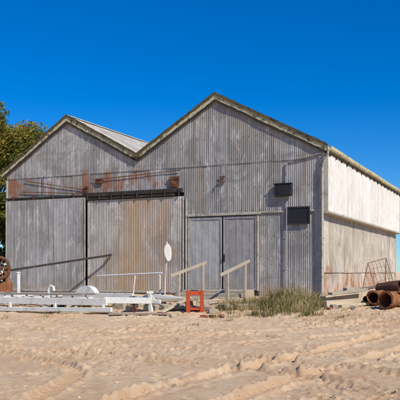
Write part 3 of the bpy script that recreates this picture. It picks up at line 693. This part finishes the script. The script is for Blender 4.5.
for (a_,b_) in ((fr[0],Vector((fr[0].x-.1,23.2,gz(fr[0].x,23.2)))),(fr[1],Vector((fr[1].x+.15,23.3,gz(fr[1].x,23.3)))),(fr[2],Vector((fr[2].x,fr[2].y,gz(fr[2].x,fr[2].y)))),(fr[3],Vector((fr[3].x,fr[3].y,gz(fr[3].x,fr[3].y))))):
    g=G(); g.tube([a_,b_],.012,6); g.obj("leg",M['wire'],rk,True,True)
# ---------------------------------------------------------------- grass
def blades(name,clumps,mat):
    V=[];Fc=[];T=[]
    for (cx0,cy0,rad,n,hh,tn) in clumps:
        for k in range(n):
            an=rng.uniform(0,6.283); rr=rad*math.sqrt(rng.random()); x=cx0+rr*math.cos(an); y=cy0+rr*math.sin(an); z=zcache(x,y)
            h=hh*rng.uniform(.3,1.25)*(1-.4*rr/rad); la=an+rng.normal(0,.9); ln=h*rng.uniform(.1,1.0); wd=rng.uniform(.004,.009)
            px_,py_=-math.sin(la+rng.normal(0,1.)),math.cos(la+rng.normal(0,1.)); tone=min(1,max(0,tn+rng.normal(0,.28))); b=len(V)
            for f,wf in ((0,1),(.5,.85),(.8,.5)):
                ox=math.cos(la)*ln*f*f; oy=math.sin(la)*ln*f*f; zz=z-.02+h*(f-.25*f*f*ln/h)
                V.append((x+ox-px_*wd*wf,y+oy-py_*wd*wf,zz)); V.append((x+ox+px_*wd*wf,y+oy+py_*wd*wf,zz)); T+= [tone*.7 if f==0 else tone]*2
            V.append((x+math.cos(la)*ln,y+math.sin(la)*ln,z+h*(1-.25*ln/h))); T.append(min(1,tone+.2))
            Fc+= [(b,b+1,b+3,b+2),(b+2,b+3,b+5,b+4),(b+4,b+5,b+6)]
    ob=meshobj(name,V,Fc,mat,None,False,T); ob['kind']='stuff'; return ob
def zcache(x,y): return .78*float(sst((q_of(x,y)+13)/14.5))
cl=[]
def addc(px,d,rad,n,h,t): x=(px-200)/F*d; cl.append((x,d,rad,n,h,t))
for k in range(85):
    u_=rng.random()**.75; px=206+u_*118; d=rng.uniform(18.9,22.9)
    env=.5+.5*math.exp(-((px-289)/28)**2)
    addc(px,d,rng.uniform(.12,.36),int(rng.uniform(30,90)*(.6+.6*u_)),rng.uniform(.15,.58)*env*1.1,rng.uniform(.25,1.))
for (px,d,h,t) in ((285,22.2,.8,.4),(296,21.8,.88,.65),(275,22.0,.65,.35),(304,21.4,.65,.7),(267,21.0,.5,.4),(255,21.6,.42,.55),(240,21.6,.42,.45),(228,20.6,.34,.4),(290,20.8,.5,.85),(313,21.2,.5,.6),(248,20.4,.30,.75)): addc(px,d,.32,210,h,t)
for k in range(26): addc(rng.uniform(0,160),rng.uniform(20.5,25),.25,int(rng.uniform(20,60)),rng.uniform(.1,.25),rng.uniform(.2,.9))
for k in range(34): addc(rng.uniform(110,390),rng.uniform(17.6,20.3),.14,int(rng.uniform(8,28)),rng.uniform(.06,.18),rng.uniform(.5,1))
for k in range(12): addc(rng.uniform(325,395),rng.uniform(20,24),.25,40,rng.uniform(.12,.3),rng.uniform(.4,.9))
addc(271,15.6,.12,26,.2,.9); addc(90,16.5,.08,10,.1,.8); addc(273,15.2,.06,12,.16,1)
blades("grass",cl,M['grass'])
V=[];Fc=[]
ico=bmesh.new(); bmesh.ops.create_icosphere(ico,subdivisions=1,radius=1); iv=[v.co.copy() for v in ico.verts]; ifc=[[v.index for v in f.verts] for f in ico.faces]; ico.free()
PB=[(rng.uniform(8.5,21)) for _ in range(1300)]; P2=[(rng.uniform(-.33,.33)*d,d) for d in PB]
ZZ=gheight(np.array([p[0] for p in P2]),np.array([p[1] for p in P2]))
for (x,y),z in zip(P2,ZZ):
    sz=min(.026,.005+rng.exponential(.005)); b=len(V); sx,sy,szz=sz*rng.uniform(.7,1.5),sz*rng.uniform(.7,1.5),sz*rng.uniform(.5,.9)
    for v in iv: V.append((x+v.x*sx*rng.uniform(.8,1.1),y+v.y*sy,z+v.z*szz))
    Fc+= [[b+q for q in f] for f in ifc]
s=NB("sandy_pebbles"); pc=s.mix(s.ramp(s.noise(2.5,s.co(),2),[(.4,0.),(.6,1.)]),(.46,.28,.16),(.74,.55,.36)); pm=s.done(pc,.9)
ob=meshobj("pebbles",V,Fc,pm); ob['kind']='stuff'
# ---------------------------------------------------------------- trees
def tree(px,d,h,crown_c,crown_r,nleaf,label,seed,t0_=.5,nb=20):
    r=np.random.default_rng(seed); b=W(px,d); b.z=.7; root=thing("tree",label,"tree",tuple(b)); g=G()
    g.tube([b-Vector((0,0,.2)),b+Vector((.1,0,h*.3)),b+Vector((-.1,.1,h*.6)),b+Vector((.1,0,h*.85))],.2,10,True,.05)
    cen=[]
    for k in range(nb):
        v=r.normal(0,1,3); v/=np.linalg.norm(v); v*=r.uniform(.3,.95); c=Vector(crown_c)+Vector((v[0]*crown_r[0],v[1]*crown_r[1],v[2]*crown_r[2])); cen.append(c)
        st_=b+Vector((0,0,h*r.uniform(.4,.65))); mid=st_.lerp(c,.5)+Vector((0,0,-.15)); g.tube([st_,mid,c],.05,7,True,.01)
    g.obj("trunk",M['bark'],root,True,True)
    V=[];Fc=[];T=[]; inv=root_m[root.name].inverted()
    for k in range(nleaf):
        ci=r.integers(len(cen)); c=cen[ci]; o3=r.normal(0,1,3); o3/=np.linalg.norm(o3); o3*=r.uniform(.1,1)**.6*crown_r[0]*.36
        p=inv@(c+Vector(o3)); n=r.normal(0,1,3); n/=np.linalg.norm(n); nv=Vector(n); u=nv.orthogonal().normalized(); v=nv.cross(u); sz=r.uniform(.05,.11)
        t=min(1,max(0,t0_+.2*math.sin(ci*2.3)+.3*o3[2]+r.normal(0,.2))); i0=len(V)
        V+= [p-u*sz,p+v*sz*.45,p+u*sz,p-v*sz*.45]; T+=[t]*4; Fc.append((i0,i0+1,i0+2,i0+3))
    meshobj("crown",V,Fc,M['leaf'],root,False,T)
tree(-6,38,9.2,(-10.45,38,8.2),(2.4,2.2,2.5),32000,"sunlit yellow-green tree standing behind the shed",3,.62,32)
tree(-12,33,5.6,(-9.7,33,3.6),(1.2,1.4,3.4),20000,"dark leafy tree beside the shed's corner",4,.4,40)
